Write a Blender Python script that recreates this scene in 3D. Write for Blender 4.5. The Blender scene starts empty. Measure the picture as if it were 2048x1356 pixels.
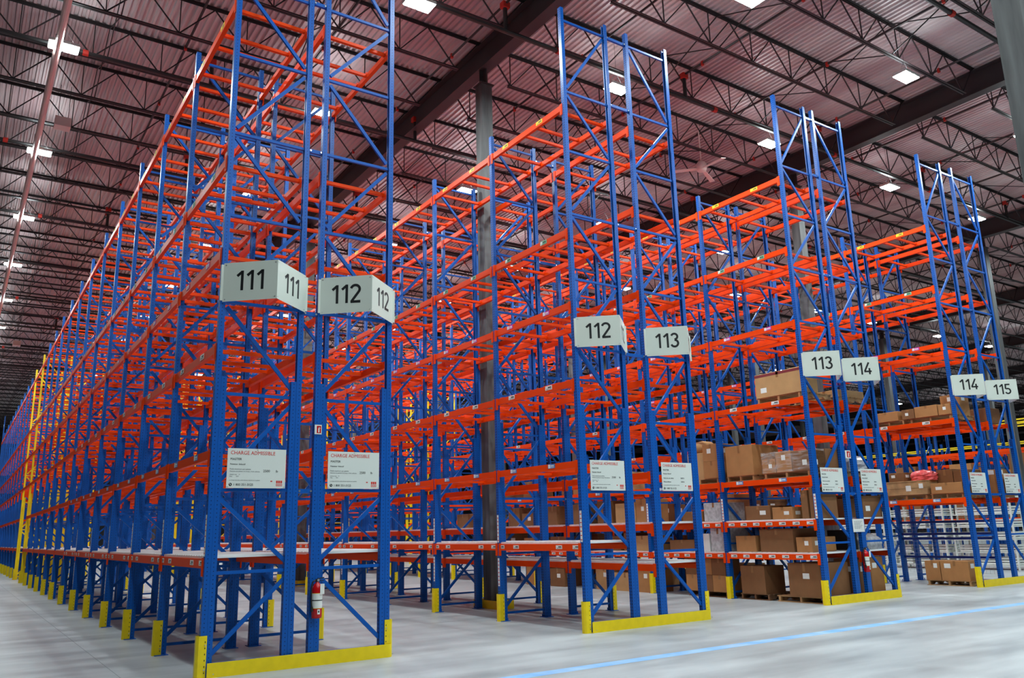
import bpy, math, random
from mathutils import Vector, Matrix
R = math.radians
random.seed(11)
scene = bpy.context.scene
COL = scene.collection

# ------------------------------------------------------------------ camera, world, exposure
FPX = 1631.85
YAW, PITCH, ROLL = 0.596863, 0.229909, -0.026012
cam_d = bpy.data.cameras.new('camera')
cam_d.sensor_fit = 'HORIZONTAL'
cam_d.sensor_width = 36.0
cam_d.lens = 36.0 * FPX / 2048.0
cam_d.clip_end = 300
cam = bpy.data.objects.new('camera', cam_d)
COL.objects.link(cam)
F = Vector((math.sin(YAW)*math.cos(PITCH), math.cos(YAW)*math.cos(PITCH), math.sin(PITCH)))
RT = Vector((math.cos(YAW), -math.sin(YAW), 0))
UP = RT.cross(F)
c_, s_ = math.cos(ROLL), math.sin(ROLL)
RT2 = c_*RT + s_*UP
UP2 = -s_*RT + c_*UP
cam.matrix_world = Matrix(((RT2.x, UP2.x, -F.x, -2.6332), (RT2.y, UP2.y, -F.y, -10.6523), (RT2.z, UP2.z, -F.z, 1.6254), (0, 0, 0, 1)))
scene.camera = cam
scene.view_settings.view_transform = 'Standard'
scene.view_settings.look = 'None'
scene.view_settings.gamma = 1
scene.view_settings.use_curve_mapping = False
scene.view_settings.exposure = 0.08
world = bpy.data.worlds.new('world')
scene.world = world
world.use_nodes = True
world.node_tree.nodes['Background'].inputs[0].default_value = (0.05, 0.05, 0.055, 1)
world.node_tree.nodes['Background'].inputs[1].default_value = 1.0
LAMP_W = 230.0          # watts of each high-bay lamp
LAMP_UP = 20.0          # watts of the lamp added on top of each housing to brighten the deck
PANEL_E = 40.0          # glow of the lamp faces

# ------------------------------------------------------------------ materials
def new_mat(name):
    m = bpy.data.materials.new(name); m.use_nodes = True
    return m, m.node_tree, m.node_tree.nodes['Principled BSDF']
def srgb(r, g, b):
    f = lambda v: (v/255/12.92) if v/255 <= 0.04045 else ((v/255+0.055)/1.055)**2.4
    return (f(r), f(g), f(b), 1)
def plain(name, col, rough=0.5, metal=0.0, coat=0.0, var=0.0, scale=6.0, spec=0.5):
    m, t, b = new_mat(name)
    b.inputs['Roughness'].default_value = rough
    b.inputs['Metallic'].default_value = metal
    b.inputs['Coat Weight'].default_value = coat
    b.inputs['Coat Roughness'].default_value = 0.15
    b.inputs['Specular IOR Level'].default_value = spec
    if var > 0:
        tc = t.nodes.new('ShaderNodeTexCoord'); n = t.nodes.new('ShaderNodeTexNoise')
        n.inputs['Scale'].default_value = scale; n.inputs['Detail'].default_value = 4
        r = t.nodes.new('ShaderNodeValToRGB')
        r.color_ramp.elements[0].position = 0.3; r.color_ramp.elements[1].position = 0.7
        r.color_ramp.elements[0].color = tuple(c*(1-var) for c in col[:3])+(1,)
        r.color_ramp.elements[1].color = tuple(min(1, c*(1+var)) for c in col[:3])+(1,)
        t.links.new(tc.outputs['Object'], n.inputs['Vector']); t.links.new(n.outputs['Fac'], r.inputs['Fac'])
        t.links.new(r.outputs['Color'], b.inputs['Base Color'])
    else:
        b.inputs['Base Color'].default_value = col
    return m
def math_node(t, op, a=None, b=None):
    n = t.nodes.new('ShaderNodeMath'); n.operation = op
    for i, v in enumerate((a, b)):
        if v is None: continue
        if isinstance(v, (int, float)): n.inputs[i].default_value = v
        else: t.links.new(v, n.inputs[i])
    return n.outputs[0]
def perforated(name, col, rough):
    """painted steel with rows of small punched holes every 5 cm, on the faces of the upright"""
    m, t, b = new_mat(name)
    b.inputs['Roughness'].default_value = rough
    b.inputs['Specular IOR Level'].default_value = 0.35
    tc = t.nodes.new('ShaderNodeTexCoord'); sx = t.nodes.new('ShaderNodeSeparateXYZ')
    t.links.new(tc.outputs['Object'], sx.inputs[0])
    ge = t.nodes.new('ShaderNodeNewGeometry')
    vt = t.nodes.new('ShaderNodeVectorTransform'); vt.vector_type = 'NORMAL'; vt.convert_from = 'WORLD'; vt.convert_to = 'OBJECT'
    t.links.new(ge.outputs['Normal'], vt.inputs[0])
    sn = t.nodes.new('ShaderNodeSeparateXYZ'); t.links.new(vt.outputs[0], sn.inputs[0])
    isx = math_node(t, 'GREATER_THAN', math_node(t, 'ABSOLUTE', sn.outputs[0]), 0.7)
    isy = math_node(t, 'GREATER_THAN', math_node(t, 'ABSOLUTE', sn.outputs[1]), 0.7)
    zz = math_node(t, 'SUBTRACT', math_node(t, 'FRACT', math_node(t, 'MULTIPLY', sx.outputs[2], 20.0)), 0.5)
    zd = math_node(t, 'MULTIPLY', zz, 0.05)
    # side faces: holes in the middle of each 7 cm channel
    xd = math_node(t, 'SUBTRACT', math_node(t, 'MODULO', sx.outputs[0], 0.075), 0.033)
    d1 = math_node(t, 'ADD', math_node(t, 'MULTIPLY', xd, xd), math_node(t, 'MULTIPLY', zd, zd))
    h1 = math_node(t, 'MULTIPLY', math_node(t, 'LESS_THAN', d1, 0.0062**2), isy)
    # front face: two rows of slots
    yd = math_node(t, 'SUBTRACT', math_node(t, 'ABSOLUTE', sx.outputs[1]), 0.02)
    d2 = math_node(t, 'ADD', math_node(t, 'MULTIPLY', yd, yd), math_node(t, 'MULTIPLY', math_node(t, 'MULTIPLY', zd, zd), 0.35))
    h2 = math_node(t, 'MULTIPLY', math_node(t, 'LESS_THAN', d2, 0.0085**2), isx)
    h = math_node(t, 'MAXIMUM', h1, h2)
    mx = t.nodes.new('ShaderNodeMix'); mx.data_type = 'RGBA'
    t.links.new(h, mx.inputs['Factor'])
    mx.inputs[6].default_value = col; mx.inputs[7].default_value = (col[0]*0.1, col[1]*0.1, col[2]*0.1, 1)
    t.links.new(mx.outputs[2], b.inputs['Base Color'])
    return m
def cardboard(name, col):
    m, t, b = new_mat(name)
    b.inputs['Roughness'].default_value = 0.85
    tc = t.nodes.new('ShaderNodeTexCoord'); n = t.nodes.new('ShaderNodeTexNoise'); w = t.nodes.new('ShaderNodeTexNoise')
    mp = t.nodes.new('ShaderNodeMapping'); mp.inputs['Scale'].default_value = (40, 40, 2)
    n.inputs['Scale'].default_value = 5; n.inputs['Detail'].default_value = 5
    w.inputs['Scale'].default_value = 3
    t.links.new(tc.outputs['Object'], n.inputs['Vector']); t.links.new(tc.outputs['Object'], mp.inputs[0]); t.links.new(mp.outputs[0], w.inputs['Vector'])
    mx = t.nodes.new('ShaderNodeMix'); mx.data_type = 'RGBA'
    f = math_node(t, 'ADD', math_node(t, 'MULTIPLY', n.outputs['Fac'], 0.7), math_node(t, 'MULTIPLY', w.outputs['Fac'], 0.3))
    t.links.new(f, mx.inputs['Factor'])
    mx.inputs[6].default_value = tuple(c*0.75 for c in col[:3])+(1,); mx.inputs[7].default_value = tuple(c*1.2 for c in col[:3])+(1,)
    t.links.new(mx.outputs[2], b.inputs['Base Color'])
    return m

M = {}
M['blue'] = plain('blue_paint', (0.0, 0.092, 0.43, 1), 0.42, spec=0.28)
M['blue_perf'] = perforated('blue_paint_perforated', (0.0, 0.092, 0.43, 1), 0.38)
M['shaded_blue'] = plain('shaded_blue_paint', srgb(8, 44, 120), 0.4)  # rack blue darkened: the shade on the back rails is put into the colour
M['orange'] = plain('orange_paint', (0.90, 0.060, 0.0, 1), 0.42, spec=0.16)
M['yellow'] = plain('yellow_paint', (0.92, 0.68, 0.0, 1), 0.4, var=0.05, scale=9)
M['steel'] = plain('zinc_steel', (0.7, 0.7, 0.7, 1), 0.3, 1.0)
M['white'] = plain('white_enamel', srgb(226, 230, 224), 0.35)
M['signwhite'] = plain('sign_white', srgb(212, 218, 208), 0.3)
M['deckwhite'] = plain('white_shelf_deck', srgb(236, 236, 234), 0.45)
M['black'] = plain('black_ink', srgb(16, 18, 20), 0.5)
M['grey_ink'] = plain('grey_ink', srgb(128, 132, 134), 0.5)
M['red_ink'] = plain('red_ink', srgb(214, 52, 40), 0.5)
M['red'] = plain('red_enamel', srgb(196, 12, 20), 0.25)
M['lab_white'] = plain('label_white', srgb(235, 235, 230), 0.5)
M['lab_yellow'] = plain('label_yellow', srgb(255, 214, 20), 0.5)
M['lab_green'] = plain('label_green', srgb(120, 190, 150), 0.5)
M['lab_magenta'] = plain('label_magenta', srgb(206, 40, 170), 0.5)
M['lab_blue'] = plain('label_blue', srgb(60, 130, 200), 0.5)
M['joist'] = plain('dark_joist_paint', (0.020, 0.015, 0.016, 1), 0.5)
M['girder'] = plain('dark_girder_paint', (0.040, 0.031, 0.033, 1), 0.55)
M['pipe'] = plain('dark_pipe_paint', (0.022, 0.018, 0.018, 1), 0.4)
M['mainpipe'] = plain('pale_pipe_paint', srgb(232, 196, 190), 0.4)
M['coupling'] = plain('red_coupling', srgb(190, 40, 26), 0.5)
M['card1'] = cardboard('cardboard_tan', srgb(176, 122, 72))
M['card2'] = cardboard('cardboard_brown', srgb(132, 88, 52))
M['card3'] = cardboard('cardboard_pale', srgb(192, 148, 98))
M['tape'] = plain('packing_tape', srgb(150, 106, 66), 0.3)
M['wood'] = plain('pallet_wood', srgb(176, 136, 92), 0.8, var=0.25, scale=5)
M['wooddark'] = plain('pallet_wood_dark', srgb(120, 84, 56), 0.8, var=0.25, scale=5)
M['maroon'] = plain('maroon_print', srgb(130, 40, 48), 0.7)
M['rubber'] = plain('black_rubber', (0.012, 0.012, 0.012, 1), 0.5)
M['film'] = plain('stretch_film_silver', srgb(190, 190, 192), 0.2, var=0.25, scale=14)
M['redwrap'] = plain('red_plastic_wrap', srgb(222, 84, 84), 0.3, var=0.25, scale=12)
M['greywall'] = plain('grey_wall_panel', srgb(62, 60, 60), 0.8)
M['fan'] = plain('pale_fan_enamel', srgb(226, 206, 200), 0.45)

def make_emit():
    m, t, b = new_mat('lamp_face')
    b.inputs['Base Color'].default_value = (1, 1, 1, 1)
    b.inputs['Emission Color'].default_value = (0.88, 1.0, 0.98, 1)
    b.inputs['Emission Strength'].default_value = PANEL_E
    return m
M['emit'] = make_emit()

def make_film():
    m, t, b = new_mat('clear_stretch_film')
    b.inputs['Base Color'].default_value = (0.9, 0.9, 0.92, 1); b.inputs['Roughness'].default_value = 0.12
    tr = t.nodes.new('ShaderNodeBsdfTransparent'); mx = t.nodes.new('ShaderNodeMixShader')
    tc = t.nodes.new('ShaderNodeTexCoord'); n = t.nodes.new('ShaderNodeTexNoise')
    mp = t.nodes.new('ShaderNodeMapping'); mp.inputs['Scale'].default_value = (3, 3, 14)
    t.links.new(tc.outputs['Object'], mp.inputs[0]); t.links.new(mp.outputs[0], n.inputs['Vector'])
    n.inputs['Scale'].default_value = 1.5; n.inputs['Detail'].default_value = 3
    r = t.nodes.new('ShaderNodeValToRGB'); r.color_ramp.elements[0].position = 0.42; r.color_ramp.elements[1].position = 0.66
    r.color_ramp.elements[0].color = (0.03, 0.03, 0.03, 1); r.color_ramp.elements[1].color = (0.30, 0.30, 0.30, 1)
    t.links.new(n.outputs['Fac'], r.inputs['Fac'])
    bm = t.nodes.new('ShaderNodeBump'); bm.inputs['Strength'].default_value = 0.35; bm.inputs['Distance'].default_value = 0.01
    t.links.new(n.outputs['Fac'], bm.inputs['Height']); t.links.new(bm.outputs[0], b.inputs['Normal'])
    t.links.new(r.outputs[0], mx.inputs[0]); t.links.new(tr.outputs[0], mx.inputs[1]); t.links.new(b.outputs[0], mx.inputs[2])
    t.links.new(mx.outputs[0], t.nodes['Material Output'].inputs[0])
    return m
M['clearfilm'] = make_film()

def make_concrete():
    m, t, b = new_mat('polished_concrete')
    tc = t.nodes.new('ShaderNodeTexCoord')
    mp = t.nodes.new('ShaderNodeMapping'); mp.inputs['Scale'].default_value = (0.28, 1.5, 1)
    t.links.new(tc.outputs['Object'], mp.inputs[0])
    n1 = t.nodes.new('ShaderNodeTexNoise'); n1.inputs['Scale'].default_value = 1.0; n1.inputs['Detail'].default_value = 6; n1.inputs['Roughness'].default_value = 0.6
    t.links.new(mp.outputs[0], n1.inputs['Vector'])
    n2 = t.nodes.new('ShaderNodeTexNoise'); n2.inputs['Scale'].default_value = 0.35; n2.inputs['Detail'].default_value = 3
    t.links.new(tc.outputs['Object'], n2.inputs['Vector'])
    f = math_node(t, 'ADD', math_node(t, 'MULTIPLY', n1.outputs['Fac'], 0.65), math_node(t, 'MULTIPLY', n2.outputs['Fac'], 0.35))
    r = t.nodes.new('ShaderNodeValToRGB')
    r.color_ramp.elements[0].position = 0.36; r.color_ramp.elements[1].position = 0.62
    r.color_ramp.elements[0].color = (0.28, 0.30, 0.315, 1); r.color_ramp.elements[1].color = (0.50, 0.525, 0.54, 1)
    t.links.new(f, r.inputs['Fac']); t.links.new(r.outputs['Color'], b.inputs['Base Color'])
    rr = t.nodes.new('ShaderNodeMapRange'); rr.inputs['To Min'].default_value = 0.28; rr.inputs['To Max'].default_value = 0.5
    t.links.new(n1.outputs['Fac'], rr.inputs['Value']); t.links.new(rr.outputs[0], b.inputs['Roughness'])
    return m
M['concrete'] = make_concrete()

def make_deck():
    m, t, b = new_mat('roof_deck_steel')
    b.inputs['Roughness'].default_value = 0.45; b.inputs['Metallic'].default_value = 0.25
    tc = t.nodes.new('ShaderNodeTexCoord')
    mp = t.nodes.new('ShaderNodeMapping'); mp.inputs['Scale'].default_value = (0.9, 0.06, 1)
    t.links.new(tc.outputs['Object'], mp.inputs[0])
    n = t.nodes.new('ShaderNodeTexNoise'); n.inputs['Scale'].default_value = 1.0; n.inputs['Detail'].default_value = 3
    t.links.new(mp.outputs[0], n.inputs['Vector'])
    r = t.nodes.new('ShaderNodeValToRGB')
    r.color_ramp.elements[0].position = 0.35; r.color_ramp.elements[1].position = 0.68
    r.color_ramp.elements[0].color = (0.44, 0.31, 0.325, 1); r.color_ramp.elements[1].color = (0.62, 0.545, 0.545, 1)
    t.links.new(n.outputs['Fac'], r.inputs['Fac']); t.links.new(r.outputs['Color'], b.inputs['Base Color'])
    return m
M['deck'] = make_deck()

def make_column():
    m, t, b = new_mat('grey_column_paint')
    b.inputs['Roughness'].default_value = 0.6
    tc = t.nodes.new('ShaderNodeTexCoord')
    mp = t.nodes.new('ShaderNodeMapping'); mp.inputs['Scale'].default_value = (6, 6, 0.7)
    t.links.new(tc.outputs['Object'], mp.inputs[0])
    n = t.nodes.new('ShaderNodeTexNoise'); n.inputs['Scale'].default_value = 1.0; n.inputs['Detail'].default_value = 5
    t.links.new(mp.outputs[0], n.inputs['Vector'])
    r = t.nodes.new('ShaderNodeValToRGB')
    r.color_ramp.elements[0].position = 0.3; r.color_ramp.elements[1].position = 0.72
    r.color_ramp.elements[0].color = (0.045, 0.043, 0.043, 1); r.color_ramp.elements[1].color = (0.135, 0.137, 0.14, 1)
    t.links.new(n.outputs['Fac'], r.inputs['Fac']); t.links.new(r.outputs['Color'], b.inputs['Base Color'])
    return m
M['column'] = make_column()
def make_bluetape():
    m, t, b = new_mat('worn_blue_line')
    b.inputs['Roughness'].default_value = 0.5
    tc = t.nodes.new('ShaderNodeTexCoord'); n = t.nodes.new('ShaderNodeTexNoise'); n.inputs['Scale'].default_value = 3; n.inputs['Detail'].default_value = 5
    t.links.new(tc.outputs['Object'], n.inputs['Vector'])
    r = t.nodes.new('ShaderNodeValToRGB')
    r.color_ramp.elements[0].position = 0.35; r.color_ramp.elements[1].position = 0.7
    r.color_ramp.elements[0].color = srgb(120, 178, 236); r.color_ramp.elements[1].color = srgb(168, 202, 232)
    t.links.new(n.outputs['Fac'], r.inputs['Fac']); t.links.new(r.outputs['Color'], b.inputs['Base Color'])
    return m
M['bluetape'] = make_bluetape()

# ------------------------------------------------------------------ mesh helpers
class MB:
    def __init__(self): self.v = []; self.f = []; self.mi = []
    def add(self, vs, fs, mi=0):
        o = len(self.v); self.v += [tuple(p) for p in vs]
        self.f += [tuple(i+o for i in f) for f in fs]; self.mi += [mi]*len(fs)
        return self
    def box(self, x0, x1, y0, y1, z0, z1, mi=0):
        return self.add([(x0,y0,z0),(x1,y0,z0),(x1,y1,z0),(x0,y1,z0),(x0,y0,z1),(x1,y0,z1),(x1,y1,z1),(x0,y1,z1)],
                        [(3,2,1,0),(4,5,6,7),(0,1,5,4),(1,2,6,5),(2,3,7,6),(3,0,4,7)], mi)
    def prism(self, poly, z0, z1, axis='z', mi=0):
        """poly is counter-clockwise; axis z: (x,y); axis y: (x,z) extruded along y; axis x: (y,z) along x"""
        n = len(poly)
        if axis == 'z': P = [(a,b,z0) for a,b in poly]+[(a,b,z1) for a,b in poly]; flip = False
        elif axis == 'y': P = [(a,z0,b) for a,b in poly]+[(a,z1,b) for a,b in poly]; flip = True
        else: P = [(z0,a,b) for a,b in poly]+[(z1,a,b) for a,b in poly]; flip = False
        fs = [(i,(i+1)%n,(i+1)%n+n,i+n) for i in range(n)]+[tuple(range(n-1,-1,-1)), tuple(range(n,2*n))]
        if flip: fs = [tuple(reversed(f)) for f in fs]
        return self.add(P, fs, mi)
    def bar(self, p, q, w, h, mi=0, up=(0,0,1)):
        p, q = Vector(p), Vector(q); d = (q-p).normalized(); u = Vector(up)
        if abs(d.dot(u)) > 0.99: u = Vector((0,1,0))
        s = d.cross(u).normalized()*(w/2); u2 = s.cross(d).normalized()*(h/2)
        P = [p-s-u2, p+s-u2, p+s+u2, p-s+u2, q-s-u2, q+s-u2, q+s+u2, q-s+u2]
        return self.add(P, [(0,1,2,3),(7,6,5,4),(4,5,1,0),(5,6,2,1),(6,7,3,2),(7,4,0,3)], mi)
    def tube(self, p, q, r, n=8, mi=0, r2=None):
        p, q = Vector(p), Vector(q); d = (q-p).normalized(); u = Vector((0,0,1)) if abs(d.z) < 0.9 else Vector((0,1,0))
        s = d.cross(u).normalized(); t = s.cross(d); r2 = r if r2 is None else r2
        P = [p+(s*math.cos(2*math.pi*i/n)+t*math.sin(2*math.pi*i/n))*r for i in range(n)]
        P += [q+(s*math.cos(2*math.pi*i/n)+t*math.sin(2*math.pi*i/n))*r2 for i in range(n)]
        return self.add(P, [(i+n,(i+1)%n+n,(i+1)%n,i) for i in range(n)]+[tuple(range(n)), tuple(range(2*n-1,n-1,-1))], mi)
    def lathe(self, prof, n=16, cx=0, cy=0, mi=0):
        P = []; k = len(prof)
        for i in range(n):
            a = 2*math.pi*i/n
            P += [(cx+r*math.cos(a), cy+r*math.sin(a), z) for r, z in prof]
        fs = []
        for i in range(n):
            j = (i+1) % n
            fs += [(i*k+m, j*k+m, j*k+m+1, i*k+m+1) for m in range(k-1)]
        fs.append(tuple(i*k for i in range(n-1,-1,-1))); fs.append(tuple(i*k+k-1 for i in range(n)))
        return self.add(P, fs, mi)
    def mesh(self, name, *mats, smooth=False):
        me = bpy.data.meshes.new(name); me.from_pydata(self.v, [], self.f)
        for m in mats: me.materials.append(M[m] if isinstance(m, str) else m)
        if len(mats) > 1: me.polygons.foreach_set('material_index', self.mi)
        if smooth: me.polygons.foreach_set('use_smooth', [True]*len(me.polygons))
        me.update(); return me
def link(name, me, parent=None, loc=(0,0,0), rz=0.0, rot=None, scale=None):
    o = bpy.data.objects.new(name, me)
    COL.objects.link(o); o.location = loc
    if rot is not None: o.rotation_euler = rot
    elif rz: o.rotation_euler = (0,0,rz)
    if scale: o.scale = scale
    if parent is not None: o.parent = parent
    return o
def thing(name, label, cat, loc=(0,0,0), rz=0.0, group=None):
    o = bpy.data.objects.new(name, None); COL.objects.link(o); o.empty_display_size = 0.1
    o.location = loc; o.rotation_euler = (0,0,rz); o['label'] = label; o['category'] = cat
    if group: o['group'] = group
    return o
def tag(o, label, cat, group=None):
    o['label'] = label; o['category'] = cat
    if group: o['group'] = group
    return o
def struct(name, me, loc=(0,0,0), parent=None, rz=0.0):
    o = link(name, me, parent, loc, rz)
    if parent is None: o['kind'] = 'structure'
    return o
ORD = ['first','second','third','fourth','fifth','sixth','seventh','eighth','ninth','tenth','eleventh','twelfth','thirteenth','fourteenth','fifteenth','sixteenth',
       'seventeenth','eighteenth','nineteenth','twentieth','twenty-first','twenty-second','twenty-third','twenty-fourth','twenty-fifth','twenty-sixth','twenty-seventh','twenty-eighth']
_fc = {}
def text_mesh(s, size, matname, xs=1.0, align='LEFT', thick=0.0008):
    key = (s, size, matname, xs, align)
    if key in _fc: return _fc[key]
    cu = bpy.data.curves.new('lettering', 'FONT'); cu.body = s; cu.size = size; cu.extrude = thick; cu.align_x = align; cu.resolution_u = 2
    ob = bpy.data.objects.new('lettering', cu); COL.objects.link(ob)
    me = bpy.data.meshes.new_from_object(ob.evaluated_get(bpy.context.evaluated_depsgraph_get()))
    COL.objects.unlink(ob); bpy.data.objects.remove(ob); bpy.data.curves.remove(cu)
    me.materials.clear(); me.materials.append(M[matname])
    if xs != 1.0: me.transform(Matrix.Diagonal((xs, 1, 1, 1)))
    _fc[key] = me
    return me

# ------------------------------------------------------------------ dimensions
BAY = 2.498; D = 1.142; Y0 = 0.07            # bay pitch, frame depth, y of the first frame
RX = [0.0, 5.922, 12.085, 18.038]             # left faces of the four double racks
FLUE = [0.197, 0.484, 0.259, 0.548]
H_IN, H_END, H_STEP = 9.69, 11.275, 3.66
DECK_Z = 13.65; JBOT = 12.70; GB = 12.9
XMIN, XMAX, YMIN, YMAX = -16.0, 128.0, -24.0, 92.0
GX = [-4.85, 7.306, 19.454, 31.6, 43.75, 55.9, 68.05, 80.2, 92.35, 104.5, 116.65]
GY = [-19.3, -6.9, 4.95, 17.1, 29.25, 41.4, 53.55, 65.7, 77.85, 90.0]
JY = [4.95+2.025*k for k in range(-12, 44)]

# ------------------------------------------------------------------ building shell
fl = struct('floor', MB().box(XMIN, XMAX, YMIN, YMAX, -0.2, 0).mesh('floor', 'concrete'))
mb = MB(); pitch = 0.152; x = XMIN
while x < XMAX:                                # fluted roof deck: flutes run along y
    a = [(x, DECK_Z), (x+0.050, DECK_Z), (x+0.068, DECK_Z+0.048), (x+0.134, DECK_Z+0.048), (x+pitch, DECK_Z)]
    o = len(mb.v)
    mb.v += [(px, YMIN, pz) for px, pz in a]+[(px, YMAX, pz) for px, pz in a]
    for i in range(4):
        mb.f.append((o+i+5, o+i+6, o+i+1, o+i)); mb.mi.append(0)
    x += pitch
ce = struct('ceiling', mb.mesh('ceiling', 'deck'))
struct('wall_back', MB().box(XMIN, XMAX, YMAX, YMAX+0.2, 0, DECK_Z+0.05).mesh('wall_back', 'greywall'))
struct('wall_front', MB().box(XMIN, XMAX, YMIN-0.2, YMIN, 0, DECK_Z+0.05).mesh('wall_front', 'greywall'))
struct('wall_left', MB().box(XMIN-0.2, XMIN, YMIN, YMAX, 0, DECK_Z+0.05).mesh('wall_left', 'greywall'))
struct('wall_right', MB().box(XMAX, XMAX+0.2, YMIN, YMAX, 0, DECK_Z+0.05).mesh('wall_right', 'greywall'))
# floor marking and slab joints
struct('trim_1', MB().box(2.0, 34.0, -2.57, -2.35, 0.0, 0.0012).mesh('blue_line', 'bluetape'))
struct('trim_2', MB().box(-0.728, -0.718, YMIN, YMAX, 0.0, 0.001).mesh('slab_joint', 'grey_ink'))
struct('trim_3', MB().box(-0.71, 40.0, -7.2, -7.19, 0.0, 0.001).mesh('slab_joint', 'grey_ink'))

# girders along y, columns
gd = MB()
for z0, z1, w in ((12.9, 12.925, 0.15), (13.55, 13.575, 0.15)):
    gd.box(-w, w, YMIN, YMAX, z0, z1)
gd.box(-0.008, 0.008, YMIN, YMAX, 12.925, 13.55)
gme = gd.mesh('roof_girder', 'girder')
for gx in GX[1:]:
    struct('roof_girder', gme, (gx, 0, 0))
struct('roof_girder', gme, (GX[0], 0, 0))
cmb = MB().box(-0.15, 0.15, -0.15, 0.15, 0.02, 12.46)
cme = cmb.mesh('column', 'column')
cap = MB().box(-0.19, 0.19, -0.19, 0.19, 12.46, 12.49).box(-0.012, 0.012, -0.15, 0.15, 12.49, 12.9).box(-0.12, 0.12, -0.012, 0.012, 12.49, 12.9).mesh('column_cap', 'girder')
cba = MB().box(-.2, .2, -.22, .22, 0, .02)
for sx in (-1, 1):
    for sy in (-1, 1): cba.tube((sx*.175, sy*.19, .02), (sx*.175, sy*.19, .06), .016, 6)
cba = cba.mesh('base_plate', 'girder')
for gx in GX:
    for gy in GY:
        if gx > 60 and (gy < 0 or gy > 56): continue
        c = struct('column', cme, (gx, gy, 0))
        link('column_cap', cap, c); link('base_plate', cba, c)

# open web joists along x, between the girders
SPAN = 12.15
def joist_meshes():
    top = MB(); bot = MB(); web = MB()
    x0, x1 = 0.12, SPAN-0.12
    for s in (-1, 1):
        top.box(x0-.05, x1+.05, s*0.012-(0.05 if s < 0 else 0), s*0.012+(0.05 if s > 0 else 0), DECK_Z-0.012, DECK_Z-0.003)
        top.box(x0-.05, x1+.05, s*0.016-0.004, s*0.016+0.004, DECK_Z-0.062, DECK_Z-0.012)
        bot.box(x0+.62, x1-.62, s*0.012-(0.045 if s < 0 else 0), s*0.012+(0.045 if s > 0 else 0), JBOT, JBOT+0.009)
        bot.box(x0+.62, x1-.62, s*0.016-0.004, s*0.016+0.004, JBOT+.009, JBOT+0.055)
    zt, zb = DECK_Z-0.05, JBOT+0.04
    n = 7; pit = (x1-x0-1.4)/n
    web.bar((x0+.05, 0, zt-.02), (x0+.7, 0, zb), 0.03, 0.03); web.bar((x1-.05, 0, zt-.02), (x1-.7, 0, zb), 0.03, 0.03)
    for i in range(n):
        a = x0+.7+i*pit
        web.bar((a, 0, zb), (a+pit/2, 0, zt), 0.026, 0.026); web.bar((a+pit/2, 0, zt), (a+pit, 0, zb), 0.026, 0.026)
        web.bar((a, 0, zb), (a, 0, zt), 0.022, 0.022)
    return top.mesh('top_chord', 'joist'), bot.mesh('bottom_chord', 'joist'), web.mesh('web', 'joist')
jt, jb, jw = joist_meshes()
for gi in range(len(GX)-1):
    for y in JY:
        if y > (91 if gi < 2 else 56 if gi < 5 else 44): continue
        if y < (-20 if gi < 3 else -4 if gi < 5 else 3): continue
        j = struct('roof_joist', jt, (GX[gi], y, 0))
        link('bottom_chord', jb, j); link('web', jw, j)
for y in JY[10:]:
    j = struct('roof_joist', jt, (GX[0]-SPAN, y, 0)); link('bottom_chord', jb, j); link('web', jw, j)
# bridging between joists (diagonal thin angles along y)
br = MB()
for y in JY[:30]:
    br.bar((0, y, JBOT+.05), (0, y+2.025, DECK_Z-.07), 0.022, 0.022); br.bar((0, y, DECK_Z-.07), (0, y+2.025, JBOT+.05), 0.022, 0.022)
brm = br.mesh('joist_bridging', 'joist')
for gi in range(7):
    for q in (0.34, 0.66):
        struct('joist_bridging', brm, (GX[gi]+SPAN*q, 0, 0))

# sprinkler pipes
px_me = MB().tube((XMIN, 0, 0), (XMAX, 0, 0), 0.055, 8).mesh('sprinkler_pipe', 'pipe', smooth=False)
cp_me = MB().tube((-.06, 0, 0), (.06, 0, 0), 0.075, 8).mesh('coupling', 'coupling')
riser_me = MB().tube((0, 0, 0), (0, 0, .62), 0.05, 8).mesh('riser', 'pipe')
elbow_me = MB().box(-.09, .09, -.075, .075, -.07, .07).mesh('tee', 'coupling')
kk = 0
for k in range(-3, 9):
    y = 2.87+5.8*k
    p = struct('sprinkler_pipe', px_me, (0, y, 12.6))
    for q in range(6):
        link('coupling', cp_me, p, (-2.5+q*5.3+(k % 2)*1.3, 0, 0))
        link('riser', riser_me, p, (0.9+q*5.7+(k % 3)*0.7, 0, 0.03)); link('tee', elbow_me, p, (0.9+q*5.7+(k % 3)*0.7, 0, 0.66))
by_me = MB().tube((0, YMIN, 0), (0, 60, 0), 0.03, 6).mesh('branch_pipe', 'pipe')
head_me = MB().box(-.03, .03, -.03, .03, -.07, .05).mesh('sprinkler_head', 'coupling')
for q in range(14):
    xb = 0.9+q*2.85
    p = struct('branch_pipe', by_me, (xb, 0, 13.3))
    for k in range(10):
        link('sprinkler_head', head_me, p, (0, -4.0+3.1*k+(q % 2)*1.4, 0))
mp_ = struct('main_pipe', MB().tube((-1.79, YMIN, 12.2), (-1.79, 80, 12.2), 0.075, 12).mesh('main_pipe', 'mainpipe', smooth=False))
hg = MB()
for k in range(30): hg.tube((-1.79, -8+k*2.9, 12.28), (-1.79, -8+k*2.9, 13.3), 0.008, 5)
link('pipe_hangers', hg.mesh('pipe_hangers', 'joist'), mp_)['kind'] = 'stuff'

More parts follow.
